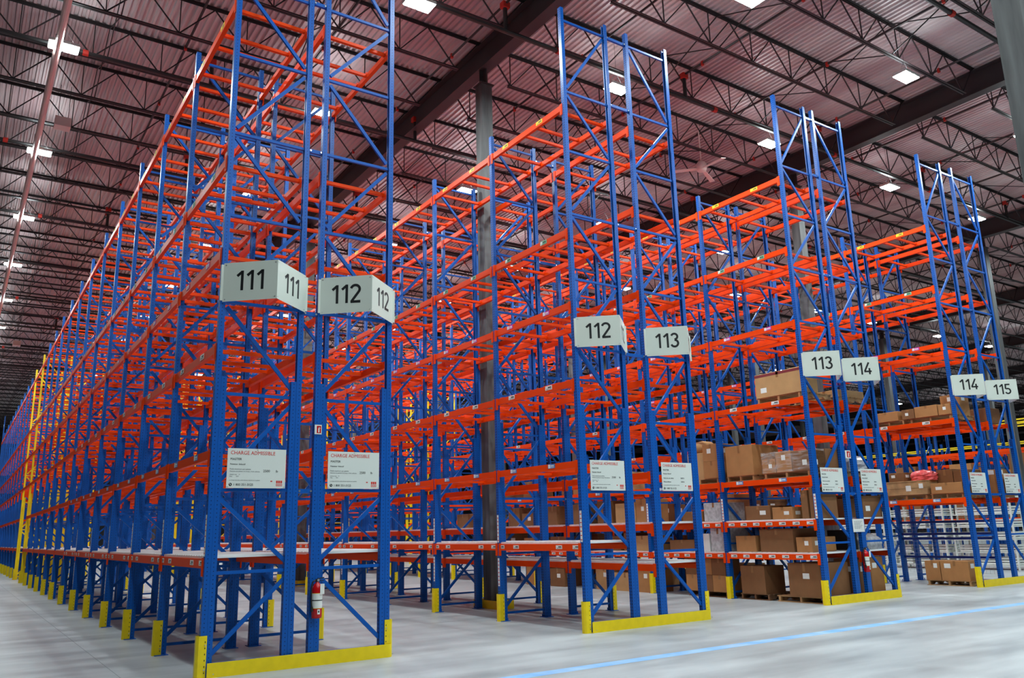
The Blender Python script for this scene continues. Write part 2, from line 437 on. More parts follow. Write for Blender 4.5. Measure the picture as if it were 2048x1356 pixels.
# ------------------------------------------------------------------ high-bay lights
hous = MB().box(-.30, .30, -.18, .18, 0.02, 0.085).box(-.10, .10, -.09, .09, .085, .15)
for i in range(9): hous.box(-.28+i*.07-.006, -.28+i*.07+.006, -.16, .16, .085, .11)
hous = hous.mesh('housing', 'white')
face_me = MB().box(-.285, -.015, -.165, .165, 0, .022).box(.015, .285, -.165, .165, 0, .022).mesh('lamp_face', 'emit')
cab = MB().tube((-.25, 0, .085), (0, 0, .45), .004, 5).tube((.25, 0, .085), (0, 0, .45), .004, 5).tube((0, 0, .45), (0, 0, 1.45), .004, 5).mesh('cable', 'joist')
ld = bpy.data.lights.new('high_bay_lamp', 'AREA'); ld.shape = 'RECTANGLE'; ld.size = 0.56; ld.size_y = 0.33
ld.energy = LAMP_W; ld.color = (0.84, 0.98, 1.0)
lu = bpy.data.lights.new('added_uplight', 'AREA'); lu.shape = 'RECTANGLE'; lu.size = 0.5; lu.size_y = 0.28; lu.energy = LAMP_UP; lu.color = ld.color  # upward fill lamp, added to lift the roof deck
ZL = 12.2
def light_cols():
    far = [22+5.8*k for k in range(8)]
    out = [('in the row left of the first double rack', -1.68, [-15.2, -9.4, -3.6, 2.3, 8.0, 13.95, 19.6, 25.3, 31.0, 36.7, 42.4, 48.1, 54, 60, 66, 72, 78])]
    out.append(('between the first and second double racks', 4.25, [-15.0, -9.0, -3.0, 2.55, 7.85, 13.9, 19.5, 25.3, 31, 36.8, 42.6, 48.4]))
    for nm, x in (('between the second and third double racks', 9.95), ('between the third and fourth double racks', 15.7), ('just right of the fourth double rack', 21.7)):
        out.append((nm, x, [-13.0, -7.0, -1.2, 2.95, 10.2, 16.0]+far))
    for i, x in enumerate((27.2, 33.2, 38.2, 45, 51, 57, 63, 70, 78, 86, 95, 105)):
        out.append(('in the %s row beyond the fourth double rack' % ORD[i+1], x, [-7, 2.95, 14.2, 26] if i < 2 else [14.3, 26] if i < 4 else [14.3, 32]))
    return out
for where, x, ys in light_cols():
    n = 0
    for y in ys:
        if y > -2: n += 1
        lab = ('white high-bay light %s, %s from front' % (where, ORD[n-1])) if y > -2 else ('white high-bay light %s, %s behind the front' % (where, ORD[sum(1 for q in ys if y <= q <= -2)-1]))
        t = thing('high_bay_light', lab, 'ceiling light', (x, y, ZL), 0, 'high-bay lights under the roof')
        link('housing', hous, t); link('lamp_face', face_me, t); link('cable', cab, t)
        lo = bpy.data.objects.new('lamp', ld); COL.objects.link(lo); lo.location = (0, 0, -0.004); lo.parent = t
        lo = bpy.data.objects.new('added_uplight', lu); COL.objects.link(lo); lo.location = (0, 0, .16); lo.rotation_euler = (math.pi, 0, 0); lo.parent = t

# ceiling fan and small boxes
t = thing('ceiling_fan', 'pale ceiling fan with drooping blades hanging under the roof joists', 'ceiling fan', (15.1, 5.0, 12.05))
link('motor', MB().lathe([(.02, .0), (.13, .0), (.16, .06), (.16, .22), (.1, .3), (.03, .32)], 14).mesh('motor', 'fan', smooth=True), t)
link('down_rod', MB().tube((0, 0, .3), (0, 0, 1.6), .02, 8).mesh('down_rod', 'fan'), t)
bl = MB().prism([(.12, -.06), (.95, -.10), (.98, .06), (.12, .05)], .02, .04).mesh('blade', 'fan')
for k in range(3): link('blade', bl, t, (0, 0, 0.05), rot=(R(8), R(4), R(25+120*k)))
for nm, p in (('nearer', (-1.28, 12.5, 12.4)), ('farther', (-0.62, 41.8, 12.4))):
    t = thing('speaker_box', 'small beige box hung under the roof beside the pale pipe, the %s one' % nm, 'speaker', p)
    link('cabinet', MB().box(-.19, .19, -.17, .17, 0, .26).mesh('cabinet', 'fan'), t)
    link('hanger', MB().tube((-.12, 0, .26), (-.12, 0, 1.26), .008, 5).tube((.12, 0, .26), (.12, 0, 1.26), .008, 5).mesh('hanger', 'joist'), t)

# ------------------------------------------------------------------ rack parts (all symmetric in y; local x grows away from the aisle)
def chan(x0, depth, w, t, lip, flip=False):
    h = w/2
    p = [(0, -h), (depth, -h), (depth, -h+lip), (depth-t, -h+lip), (depth-t, -h+t), (t, -h+t), (t, h-t), (depth-t, h-t), (depth-t, h-lip), (depth, h-lip), (depth, h), (0, h)]
    if flip: p = [(depth-a, b) for a, b in reversed(p)]
    return [(x0+a, b) for a, b in p]
UW = 0.084
def upright(h, mat):
    m = MB().prism(chan(0, .072, UW, .004, .022), 0.008, h)
    m.prism(chan(.074, .072, UW-.004, .004, .022, True), 0.008, H_STEP)
    return m.mesh('upright', mat)
UP = {('in', 'b'): upright(H_IN, 'blue_perf'), ('end', 'b'): upright(H_END, 'blue_perf'), ('in', 'y'): upright(H_IN, 'yellow'), ('end', 'y'): upright(H_END, 'yellow')}
fp = MB().box(-.02, .17, -.10, .10, 0, .009)
for sy in (-.078, .078): fp.tube((.125, sy, .009), (.125, sy, .055), .009, 6)
FOOT = fp.mesh('foot_plate', 'blue')
PAN = [0.14, 1.2, 2.21, 3.44, 4.67, 5.89, 7.11, 8.33, 9.53, 11.02]
def brace_h(mat):
    return MB().box(.07, D-.07, -.018, .018, -.02, .02).mesh('horizontal_brace', mat)
BH = {'b': brace_h('blue'), 'y': brace_h('yellow')}
_bd = {}
def brace_d(i, mat):
    k = (i, mat)
    if k not in _bd:
        dz = PAN[i+1]-PAN[i]
        lo, hi = 0.08, dz-0.07
        p, q = ((.1, 0, lo), (D-.1, 0, hi)) if i % 2 == 0 else ((.1, 0, hi), (D-.1, 0, lo))
        if i == 0: p = (.14, 0, .12)
        _bd[k] = MB().bar(p, q, .034, .05, up=(0, 0, 1)).mesh('diagonal_brace', mat)
    return _bd[k]
def bracing_mesh(npan, mat):
    m = MB()
    for z in PAN[:npan+1]: m.box(.07, D-.07, -.018, .018, z-.02, z+.02)
    for i in range(npan):
        lo, hi = PAN[i]+.08, PAN[i+1]-.07
        p, q = ((.1, 0, lo), (D-.1, 0, hi)) if i % 2 == 0 else ((.1, 0, hi), (D-.1, 0, lo))
        m.bar(p, q, .034, .05)
    return m.mesh('bracing', mat)
BRM = {'b': bracing_mesh(8, 'blue'), 'y': bracing_mesh(8, 'yellow')}
BH_ = 0.115
def beam_prof():     # step beam: (x,z), front at x=0, top at z=0; step at the inner top edge
    return [(0, -BH_), (.062, -BH_), (.062, -.035), (.036, -.035), (.036, 0), (0, 0)]
def beam(L, conn, mat='orange'):
    m = MB().prism(beam_prof(), -L/2, L/2, 'y')
    if conn:
        for s in (-1, 1): m.box(-.008, .006, s*L/2-(.005 if s > 0 else .05), s*L/2+(.05 if s > 0 else .005), -.21, .012)
    return m.mesh('beam', mat)
BL = BAY-UW-.004
BEAM_N = beam(BL, False); BEAM_C = beam(BL, True)
cm = MB().box(-.010, .004, -.024, .045, -.21, .012).box(-.014, -.010, -.004, .004, -.19, -.02)
CONN = {1: cm.mesh('beam_connector', 'orange')}
cm = MB().box(-.010, .004, -.045, .024, -.21, .012).box(-.014, -.010, -.004, .004, -.19, -.02)
CONN[-1] = cm.mesh('beam_connector', 'orange')
CROSS = MB().box(.05, D-.05, -.028, .028, -.084, -.036).box(.036, .064, -.03, .03, -.036, -.003).box(D-.064, D-.036, -.03, .03, -.036, -.003).mesh('cross_bar', 'orange')
def cross_set():
    m = MB()
    for y in CROSS_Y: m.box(.05, D-.05, y-BAY/2-.024, y-BAY/2+.024, -.078, -.036)
    return m.mesh('cross_bars', 'orange')
CROSS_Y = [.2, .93, 1.32, 2.22]
CROSSES = cross_set()
# white steel deck panel with ribs and a turned-down front lip
def deckpan(w):
    m = MB().box(.03, D-.03, -w/2, w/2, -.012, 0.012).box(.026, .03, -w/2, w/2, -.03, .016).box(D-.03, D-.026, -w/2, w/2, -.03, .016)
    k = 6
    for i in range(k):
        y = -w/2+(i+.5)*w/k
        m.box(.03, D-.03, y-w/k*.33, y+w/k*.33, .012, .022)
    return m.mesh('deck_panel', 'deckwhite')
DECKP = deckpan(BL/3-.006)
DECKB = MB().box(.03, D-.03, -BL/2, BL/2, -.012, .02).mesh('deck_panel', 'deckwhite')
def label(mat, w=.16, h=.062):
    m = MB().box(-.003, 0, -w/2, w/2, -h/2, h/2)
    m.box(-.0036, -.003, -w*.38, w*.10, -h*.05, h*.22, 1)
    for i in range(7): m.box(-.0036, -.003, -w*.38+i*w*.11, -w*.38+i*w*.11+w*.05, -h*.38, -h*.14, 1)
    if mat in ('lab_green', 'lab_magenta', 'lab_blue'):
        m.box(-.0036, -.003, w*.16, w*.46, -h*.42, h*.42, 2)
        return m.mesh('location_label', mat, 'black' if mat == 'lab_green' else 'lab_white', 'lab_white')
    return m.mesh('location_label', mat, 'black')
LAB = {k: label(k, .2, .075) for k in ('lab_white', 'lab_yellow', 'lab_green', 'lab_magenta', 'lab_blue')}
LABS = label('lab_white', .17, .062)
strip = MB().box(-.003, 0, -.025, .025, 0, .5)
for i in range(7): strip.box(-.0036, -.003, -.021, .021, .03+i*.068, .045+i*.068, 1)
STRIP = strip.mesh('upright_label', 'lab_white', 'red_ink')
SPM = {}
def spacer(fl):
    m = MB().box(.001, fl-.001, -.022, .022, -.028, .028)
    for x in (.02, fl-.02): m.tube((x, -.022, 0), (x, -.036, 0), .014, 8, 1)
    return m.mesh('row_spacer', 'blue', 'steel')

# yellow post guard around the foot of an aisle upright
def guard():
    m = MB()
    p = [(-.045, -.03), (-.02, -.055), (.075, -.055), (.075, -.047), (-.017, -.047), (-.037, -.028), (-.037, .028), (-.017, .047), (.075, .047), (.075, .055), (-.02, .055), (-.045, .03)]
    p = list(reversed(p)) if False else p
    m.prism([(a, b) for a, b in p], 0.0, .48)
    return m.mesh('shield', 'yellow')
GUARD = guard()
gb = MB()
for k in range(6):
    for s in (-1, 1):
        gb.add([(.055+.006*math.cos(a), s*.0556, .06+k*.07+.011*math.sin(a)) for a in [2*math.pi*i/8 for i in range(8)]], [tuple(range(8)) if s < 0 else tuple(range(7, -1, -1))])
GHOLES = gb.mesh('bolt_slots', 'black')
gb2 = MB()
for k in (1, 5):
    for s in (-1, 1): gb2.tube((.055, s*.055, .025+k*.07), (.055, s*.063, .025+k*.07), .009, 6)
GBOLT = gb2.mesh('bolts', 'steel')

# ------------------------------------------------------------------ rack runs
LEV = {
 '111': [1.375, 2.711, 4.091, 5.408, 6.75, 9.22],
 '112': [1.376, 2.725, 4.103, 5.47, 6.825, 9.265],
 '113': [0.984, 1.666, 2.565, 4.231, 5.904, 7.577, 9.255],
 '114': [2.12, 4.085, 6.042, 7.561, 9.244],
}
LCOL = ['lab_yellow', 'lab_green', 'lab_magenta', 'lab_white', 'lab_blue', 'lab_white', 'lab_white']
NB = 12                     # bays before the yellow tunnel
TUN = 1.55                  # width of the tunnel bay in bays
def run_place(side, fl):
    """returns a function giving (x, rotation) in the row's coordinates for local depth u measured from the aisle face"""
    W = 2*D+fl
    if side == 0: return lambda u: (u, 0.0)
    return lambda u: (W-u, math.pi)
def build_run(ri, side, lev, n_fine, n_mid, n_after, lab, decks_below=1.7, rails=False):
    fl = FLUE[ri]; pl = run_place(side, fl)
    root = thing('pallet_rack', lab, 'pallet rack', (RX[ri], 0, 0), 0, 'runs of pallet racking')
    s = 1 if side == 0 else -1
    nl = len(lev)
    ys = [Y0+i*BAY for i in range(NB+1)]
    ys += [ys[-1]+BAY*TUN+i*BAY for i in range(n_after+1)]
    nfr = len(ys)
    def put(name, me, u, y, z, par=root, flip=False):
        x, rz = pl(u)
        return link(name, me, par, (x, y, z), rz+(math.pi if flip else 0))
    for i, y in enumerate(ys):
        col = 'y' if i in (NB, NB+1) else 'b'
        hk = 'end' if (i == 0 or i == nfr-1) else 'in'
        for k, u in enumerate((0, D)):
            o = put('upright', UP[(hk, col)], u, y, 0, flip=(k == 1))
            if col == 'y': o['label'] = 'yellow upright'
            if 0 < i <= n_mid: link('foot_plate', FOOT, o)
        if i <= n_fine:
            npan = 9 if hk == 'end' else 8
            for z in PAN[:npan+1]: put('horizontal_brace', BH[col], 0, y, z)
            for k in range(npan): put('diagonal_brace', brace_d(k, 'blue'), 0, y, PAN[k])
        else:
            put('bracing', BRM[col], 0, y, 0)['kind'] = 'stuff'
        if side == 0:
            for z in ((2.2, 4.643, 7.107, 9.56, 11.02) if hk == 'end' else (2.2, 4.643, 7.107, 9.4)):
                if i <= n_mid and not (ri in (1, 3) and min(abs(y-q) for q in GY) < .22): link('row_spacer', SPM[ri], root, (D, y, z))
    nb = len(ys)-1
    for b in range(nb):
        ya, yb = ys[b], ys[b+1]; yc = (ya+yb)/2; sc = (yb-ya-UW)/(BAY-UW)
        tun = b == NB
        for li, z in enumerate(lev):
            if tun and z < 3.9: continue
            for k, u in enumerate((0, D)):
                fine = b < n_fine
                x, rz = pl(u); rz += math.pi if k else 0
                o = link('beam', BEAM_N if fine else BEAM_C, root, (x, yc, z), rz, scale=(1, sc, 1) if tun else None)
                if fine:
                    for e in (-1, 1): link('beam_connector', CONN[-e], o, (0, e*BL/2, 0))
                if k == 0 and b < n_mid:
                    lc = LCOL[nl-1-li]
                    if z > decks_below:
                        for yy in (.75, 1.93): link('location_label', LAB[lc], o, (0, (yy-BAY/2)*s, -.04))
                    else:
                        for yy in ((.17, .52, .87, 1.22, 1.57, 1.92, 2.27) if lev is LEV['113'] else (.16, .62, 1.91, 2.38)):
                            link('location_label', LABS, o, (0, (yy-BAY/2)*s, -.052))
            if z < decks_below:
                if b < n_mid:
                    for q in (-1, 0, 1): put('deck_panel', DECKP, 0, yc+q*BL/3, z+.014)
                else: put('deck_panel', DECKB, 0, yc, z+.014)
            else:
                if b < n_mid and not tun:
                    for yy in CROSS_Y: put('cross_bar', CROSS, 0, ya+yy, z)
                else:
                    put('cross_bars', CROSSES, 0, yc, z)['kind'] = 'stuff'
    # label strips on the aisle face of the uprights near the picking shelves
    for i in range(0, min(n_mid, 6)):
        if lev[0] < 1.5:
            x, rz = pl(0)
            link('upright_label', STRIP, root, (x-s*.001, ys[i], lev[-1 if False else (0 if nl == 6 else 1)]+.03), rz)
            if nl == 6 and i: link('upright_label', STRIP, root, (x-s*.001, ys[i], .62), rz)
    if rails:
        rm = MB().box(D-.02, D+.0, -BL/2, BL/2, -.03, .03).mesh('back_rail', 'shaded_blue')
        for z in (.65, 1.12, 1.24, 1.55): put('back_rail', rm, -.07, ys[0]+BAY/2, z)
        w = MB()
        for q in range(25): w.box(D-.012, D-.009, -1.2+q*.1-.002, -1.2+q*.1+.002, 0, 1.6)
        for q in range(17): w.box(D-.012, D-.009, -1.2, 1.2, q*.1-.002, q*.1+.002)
        put('wire_mesh', w.mesh('wire_mesh', 'steel'), -.05, ys[0]+BAY/2, .25)['kind'] = 'stuff'
    return root, ys
SIGNS = [('111', '112'), ('112', '113'), ('113', '114'), ('114', '115')]
HALF = ['left', 'right']
ROWN = ['first', 'second', 'third', 'fourth']
for ri in range(4): SPM[ri] = spacer(FLUE[ri])
RUNLAB = {
 (0, 0): 'empty blue and orange run, left half of the first double rack, under the 111 sign',
 (0, 1): 'empty blue and orange run, right half of the first double rack, behind the fire extinguisher',
 (1, 0): 'empty blue and orange run, left half of the second double rack, beside the grey column',
 (1, 1): 'blue and orange run, right half of the second double rack, under the 113 sign',
 (2, 0): 'blue and orange run full of cartons, left half of the third double rack',
 (2, 1): 'blue and orange run with wrapped loads, right half of the third double rack',
 (3, 0): 'blue and orange run with a wooden crate, left half of the fourth double rack',
 (3, 1): 'blue and orange run, right half of the fourth double rack, under the 115 sign',
}
YS = {}
for ri in range(4):
    for side in (0, 1):
        sg = SIGNS[ri][side]
        lv = LEV['114'] if (ri == 3) else LEV['113'] if (ri == 2 or (ri, side) == (1, 1)) else LEV['111'] if (ri, side) == (0, 0) else LEV['112']
        fine, mid = ((3, 6) if ri < 2 else (2, 5))
        after = 12 if ri == 0 else 4
        root, ys = build_run(ri, side, lv, fine, mid, after, RUNLAB[(ri, side)], rails=(ri, side) == (3, 0))
        YS[(ri, side)] = ys
        for i, y in enumerate(ys[:NB+(8 if (ri, side) == (0, 0) else 2)]):
            if side == 1 and i > 8: break
            x, rz = run_place(side, FLUE[ri])(0)
            g = thing('post_guard', '%s yellow post guard from the aisle mouth, %s side of the %s double rack' % (ORD[i], 'left' if side == 0 else 'right', ROWN[ri]), 'post guard',
                      (RX[ri]+x, y, 0), rz, 'yellow guards at the feet of the uprights')
            link('shield', GUARD, g)
            if i < 9: link('bolt_slots', GHOLES, g); link('bolts', GBOLT, g)

# ------------------------------------------------------------------ end barriers
for ri in range(4):
    W = 2*D+FLUE[ri]
    t = thing('end_barrier', 'low yellow barrier across the floor end of the %s double rack' % ROWN[ri], 'barrier', (RX[ri], 0, 0))
    m = MB()
    path = [(.085, .0), (.02+W*.5, 0), (W-.03, 0)]
    for k in range(1, 6):
        a = -math.pi/2+k*math.pi/10; path.append((W-.03+.075*math.cos(a), .075+.075*math.sin(a)))
    path.append((W+.045, .14))
    for (x0, y0), (x1, y1) in zip(path, path[1:]):
        dx, dy = x1-x0, y1-y0; L = math.hypot(dx, dy); nx, ny = -dy/L*.012, dx/L*.012
        m.prism([(x0, y0-.012), (x1, y1-.012), (x1+nx, y1+ny-.012), (x0+nx, y0+ny-.012)], 0, .167)
    m.box(.085, W-.03, -.002, .022, .0, .012)
    link('rail', m.mesh('rail', 'yellow'), t)
    b = MB()
    for x in (W+.03, .16): b.tube((x, -.016, .04), (x, -.006, .04), .008, 6)
    link('bolts', b.mesh('bolts', 'steel'), t)

# ------------------------------------------------------------------ aisle signs
def strokes(pts, w, closed=False):
    """flat polyline of width w as quads with mitred joints; pts in (u,v)"""
    P = [Vector(p) for p in pts]; n = len(P); L = []; Rr = []
    for i in range(n):
        a = (P[i]-P[i-1]).normalized() if i > 0 else (P[1]-P[0]).normalized()
        b = (P[i+1]-P[i]).normalized() if i < n-1 else a
        tng = (a+b).normalized(); nr = Vector((-tng.y, tng.x)); k = 1/max(.4, nr.dot(Vector((-a.y, a.x))))
        L.append(P[i]+nr*w/2*k); Rr.append(P[i]-nr*w/2*k)
    return L, Rr
def arc(cx, cy, rx, ry, a0, a1, n):
    return [(cx+rx*math.cos(R(a0+(a1-a0)*i/n)), cy+ry*math.sin(R(a0+(a1-a0)*i/n))) for i in range(n+1)]
DIG = {
 '1': [[(.10, .74), (.36, .955)], [(.36, .0), (.36, 1.0)]],
 '2': [arc(.30, .72, .235, .225, 165, -35, 10)+[(.09, .055)], [(.05, .055), (.58, .055)]],
 '3': [arc(.29, .745, .205, .20, 160, -88, 9), arc(.29, .285, .235, .23, 88, -160, 10)],
 '4': [[(.43, 1.0), (.06, .27)], [(.02, .25), (.60, .25)], [(.44, .52), (.44, .0)]],
 '5': [[(.52, .945), (.13, .945), (.105, .5)], arc(.29, .30, .235, .245, 125, -155, 11)],
}
DW = {'1': .52, '2': .66, '3': .64, '4': .66, '5': .64}
def number_mesh(s, h, mat='black'):
    m = MB(); x = 0
    tot = sum(DW[c] for c in s)
    for c in s:
        for st in DIG[c]:
            L, Rr = strokes(st, .138)
            for i in range(len(st)-1):
                q = [L[i], Rr[i], Rr[i+1], L[i+1]]
                m.add([((x+p.x-tot/2)*h, -.0012, (p.y-.5)*h) for p in q]+[((x+p.x-tot/2)*h, 0.0, (p.y-.5)*h) for p in q], [(0, 1, 2, 3), (4, 7, 6, 5), (0, 4, 5, 1), (2, 6, 7, 3)])
        x += DW[c]
    return m.mesh('numerals', mat)
for ri in range(4):
    for side in (0, 1):
        s = SIGNS[ri][side]; x0 = RX[ri]+(0 if side == 0 else D+FLUE[ri])
        other = SIGNS[ri][1-side]
        t = thing('aisle_sign', 'white folded aisle sign reading %s on the %s half of the %s double rack' % (s, ('left', 'right')[side], ROWN[ri]), 'sign', (x0+.02, .0, 4.64), 0, 'folded aisle number signs')
        hw = (D-.02)/2; dp = .5; L = math.hypot(hw, dp); an = math.atan2(dp, hw)
        for q in (0, 1):
            base = (0, 0, 0) if q == 0 else (hw, -dp, 0)
            rz = -an if q == 0 else an
            pn = link('sign_panel', MB().box(0, L, 0, .003, 0, .53).mesh('sign_panel', 'signwhite'), t, base, rz)
            link('numerals', number_mesh(s, .27), pn, (L*.50, -.0005, .275))
            rv = MB()
            for xx in (.03, L-.03):
                for zz in (.03, .50): rv.tube((xx, 0, zz), (xx, -.004, zz), .008, 8)
            link('rivets', rv.mesh('rivets', 'steel'), pn)
        br = MB().box(-.03, .0, 0, .02, .02, .51).box(D-.02, D+.01, 0, .02, .02, .51)
        link('bracket', br.mesh('bracket', 'signwhite'), t)

# ------------------------------------------------------------------ load plates
def load_plate(ri, side):
    s = SIGNS[ri][side]
    x0 = RX[ri]+(.2 if side == 0 else D+FLUE[ri]+.2)
    t = thing('load_plate', 'white load limit plate with red heading on the %s half of the %s double rack' % (('left', 'right')[side], ROWN[ri]), 'sign', (x0, .012, 2.232), 0, 'load limit plates')
    link('plate', MB().box(0, .755, 0, .004, 0, .502).mesh('plate', 'white'), t)
    rot = (R(90), 0, 0)
    def tx(name, txt, x, z, size, mat, xs=1.0):
        return link(name, text_mesh(txt, size, mat, xs), t, (x, -.0012, z), rot=rot)
    tx('heading', 'CHARGE ADMISSIBLE', .035, .425, .066, 'red_ink', .93)
    tx('lettering', 'MASTER', .035, .353, .040, 'black', 1.0)
    tx('lettering', 'Palettier S\u00e9lectif', .035, .292, .028, 'black', 1.05)
    two = (ri, side) in ((1, 1), (2, 0), (2, 1), (3, 0), (3, 1))
    if not two:
        tx('small_print', 'Poids maximum par palette', .035, .232, .024, 'grey_ink')
        tx('small_print', 'Maximum de palettes \u00e0 la charge : Poids uniforme', .035, .205, .019, 'grey_ink')
        tx('lettering', '2500', .46, .205, .045, 'black', 1.0); tx('lettering', 'lb', .625, .205, .042, 'black')
        tx('small_print', 'Hauteur max.    72', .035, .165, .017, 'grey_ink'); tx('small_print', 'Date          2019', .035, .142, .017, 'grey_ink')
    else:
        for z in (.215, .150):
            tx('lettering', 'Poids max. par palette' if z > .2 else 'Niveau inf\u00e9rieur', .035, z, .028, 'black'); tx('lettering', '2500 lb', .46, z, .030, 'black')
    tx('small_print', 'La charge doit \u00eatre uniform\u00e9ment r\u00e9partie sur la palette', .035, .095, .017, 'grey_ink')
    tx('phone_number', '1 800 351-3125', .085, .030, .042, 'black', .95)
    ph = MB(); ph.add([(.05+.020*math.cos(a), -.001, .044+.020*math.sin(a)) for a in [2*math.pi*i/14 for i in range(14)]], [tuple(range(14))])
    ph.add([(.041, -.0014, .052), (.046, -.0014, .057), (.059, -.0014, .040), (.054, -.0014, .034)], [(3, 2, 1, 0)], 1)
    link('phone_symbol', ph.mesh('phone_symbol', 'black', 'white'), t)
    lg = MB()
    for i in range(3):
        lg.box(.635+i*.028, .635+i*.028+.023, -.0012, 0, .065, .098)
        lg.box(.635+i*.028, .635+i*.028+.023, -.0012, 0, .028, .058); lg.box(.635+i*.028+.006, .635+i*.028+.017, -.0016, -.0012, .036, .050, 1)
    lg.box(.56, .585, -.0012, 0, .082, .096)
    link('logo', lg.mesh('logo', 'red_ink', 'white'), t)
    rv = MB()
    for xx, zz in ((.015, .015), (.74, .015), (.38, .488)): rv.tube((xx, 0, zz), (xx, -.004, zz), .007, 8)
    link('rivets', rv.mesh('rivets', 'steel'), t)
for ri in range(4):
    for side in (0, 1): load_plate(ri, side)

# ------------------------------------------------------------------ fire extinguishers and small notices
def extinguisher(x, lab):
    t = thing('fire_extinguisher', lab, 'fire extinguisher', (x, -.045, .58))
    link('cylinder', MB().lathe([(.03, 0), (.062, .006), (.066, .03), (.066, .36), (.058, .40), (.035, .43), (.022, .44), (.022, .455)], 20).mesh('cylinder', 'red', smooth=True), t)
    lb = MB()
    for i in range(14):
        a0, a1 = R(180+i*180/14), R(180+(i+1)*180/14)
        lb.add([(.0672*math.cos(a), .0672*math.sin(a), z) for a, z in ((a0, .13), (a1, .13), (a1, .31), (a0, .31))], [(0, 1, 2, 3)], 0)
        for z0, z1 in ((.125, .13), (.31, .315)):
            lb.add([(.0674*math.cos(a), .0674*math.sin(a), z) for a, z in ((a0, z0), (a1, z0), (a1, z1), (a0, z1))], [(0, 1, 2, 3)], 1)
    link('paper_label', lb.mesh('paper_label', 'lab_white', 'lab_yellow'), t)
    st = MB()
    for i in range(16):
        a0, a1 = R(i*22.5), R((i+1)*22.5)
        st.add([(.069*math.cos(a), .069*math.sin(a), z) for a, z in ((a0, .22), (a1, .22), (a1, .232), (a0, .232))], [(0, 1, 2, 3)])
    link('strap', st.mesh('strap', 'rubber'), t)
    v = MB().box(-.02, .02, -.02, .02, .455, .49).bar((0, 0, .49), (.085, -.01, .505), .022, .012).bar((0, 0, .475), (.08, -.01, .468), .022, .010).mesh('valve_handle', 'rubber')
    link('valve_handle', v, t)
    link('gauge', MB().tube((0, -.02, .475), (0, -.035, .475), .016, 10).mesh('gauge', 'steel'), t)
    h = MB(); pts = [(-.02, 0, .475), (-.06, -.005, .46), (-.082, -.01, .40), (-.086, -.015, .30), (-.082, -.02, .20), (-.078, -.025, .15)]
    for a, b in zip(pts, pts[1:]): h.tube(a, b, .010, 8)
    h.tube(pts[-1], (-.076, -.03, .09), .015, 8, r2=.02)
    link('hose', h.mesh('hose', 'rubber'), t)
    link('inspection_tag', MB().box(.012, .068, -.078, -.076, .30, .43).mesh('inspection_tag', 'lab_white'), t)
    tg = MB().box(-.016, .018, -.0695, -.068, .055, .115, 0).box(-.008, .010, -.0700, -.0694, .075, .10, 1).mesh('class_sticker', 'lab_white', 'black')
    link('class_sticker', tg, t)
    link('mount_bracket', MB().box(-.03, .03, .05, .074, .12, .42).mesh('mount_bracket', 'rubber'), t)
extinguisher(RX[0]+D+FLUE[0]+.075, 'red fire extinguisher with white tag strapped to the blue upright near the 112 sign')
extinguisher(RX[2]+D+FLUE[2]+.04-.10, 'red fire extinguisher low on the blue uprights below the 113 and 114 signs')
def fire_notice(x, z, lab, w=.10, h=.13):
    t = thing('fire_notice', lab, 'sign', (x, .018, z))
    link('board', MB().box(0, w, 0, .004, 0, h).mesh('board', 'white'), t)
    link('red_field', MB().box(w*.3, w*.9, -.001, 0, h*.12, h*.88).mesh('red_field', 'red'), t)
    link('extinguisher_symbol', MB().box(w*.5, w*.68, -.002, -.001, h*.2, h*.62).box(w*.55, w*.63, -.002, -.001, h*.62, h*.75).bar((w*.6, -.0015, h*.74), (w*.8, -.0015, h*.62), .001, .006).mesh('extinguisher_symbol', 'white'), t)
fire_notice(RX[0]+D+FLUE[0]+.0, 2.96, 'small red and white extinguisher notice on the upright above the nearer extinguisher')
fire_notice(RX[2]+1.14, 2.95, 'small red and white extinguisher notice on the third double rack', .19, .17)
t = thing('paper_notice', 'white sheet of small print taped to the uprights below the 113 and 114 plates', 'notice', (13.19, .012, 1.40))
link('sheet', MB().box(0, .40, 0, .003, 0, .27).mesh('sheet', 'lab_white'), t)
pm = MB()
for i in range(6): pm.box(.05, .34-(i % 3)*.04, -.001, 0, .215-i*.028, .222-i*.028)
for i in range(4): pm.box(.08+i*.07, .083+i*.07, -.001, 0, .06, .23)
link('print', pm.mesh('print', 'grey_ink'), t)

# ------------------------------------------------------------------ yellow guard rails round the columns
def column_guard(cx, cy, lab):
    t = thing('column_guard', lab, 'barrier', (cx, cy, 0))
    m = MB()
    for s in (-1, 1):
        m.box(-.20, .20, s*.48-.012, s*.48+.012, .0, .17); m.box(s*.20-.012, s*.20+.012, -.48, .48, .0, .17)
    link('rail', m.mesh('rail', 'yellow'), t)
column_guard(7.306, 4.95, 'low yellow guard round the grey column foot inside the second double rack')
column_guard(7.306, 17.1, 'low yellow guard round the grey column foot seen deep in the aisle')
column_guard(19.454, 4.95, 'low yellow guard round the column foot behind the cartons of the fourth rack')

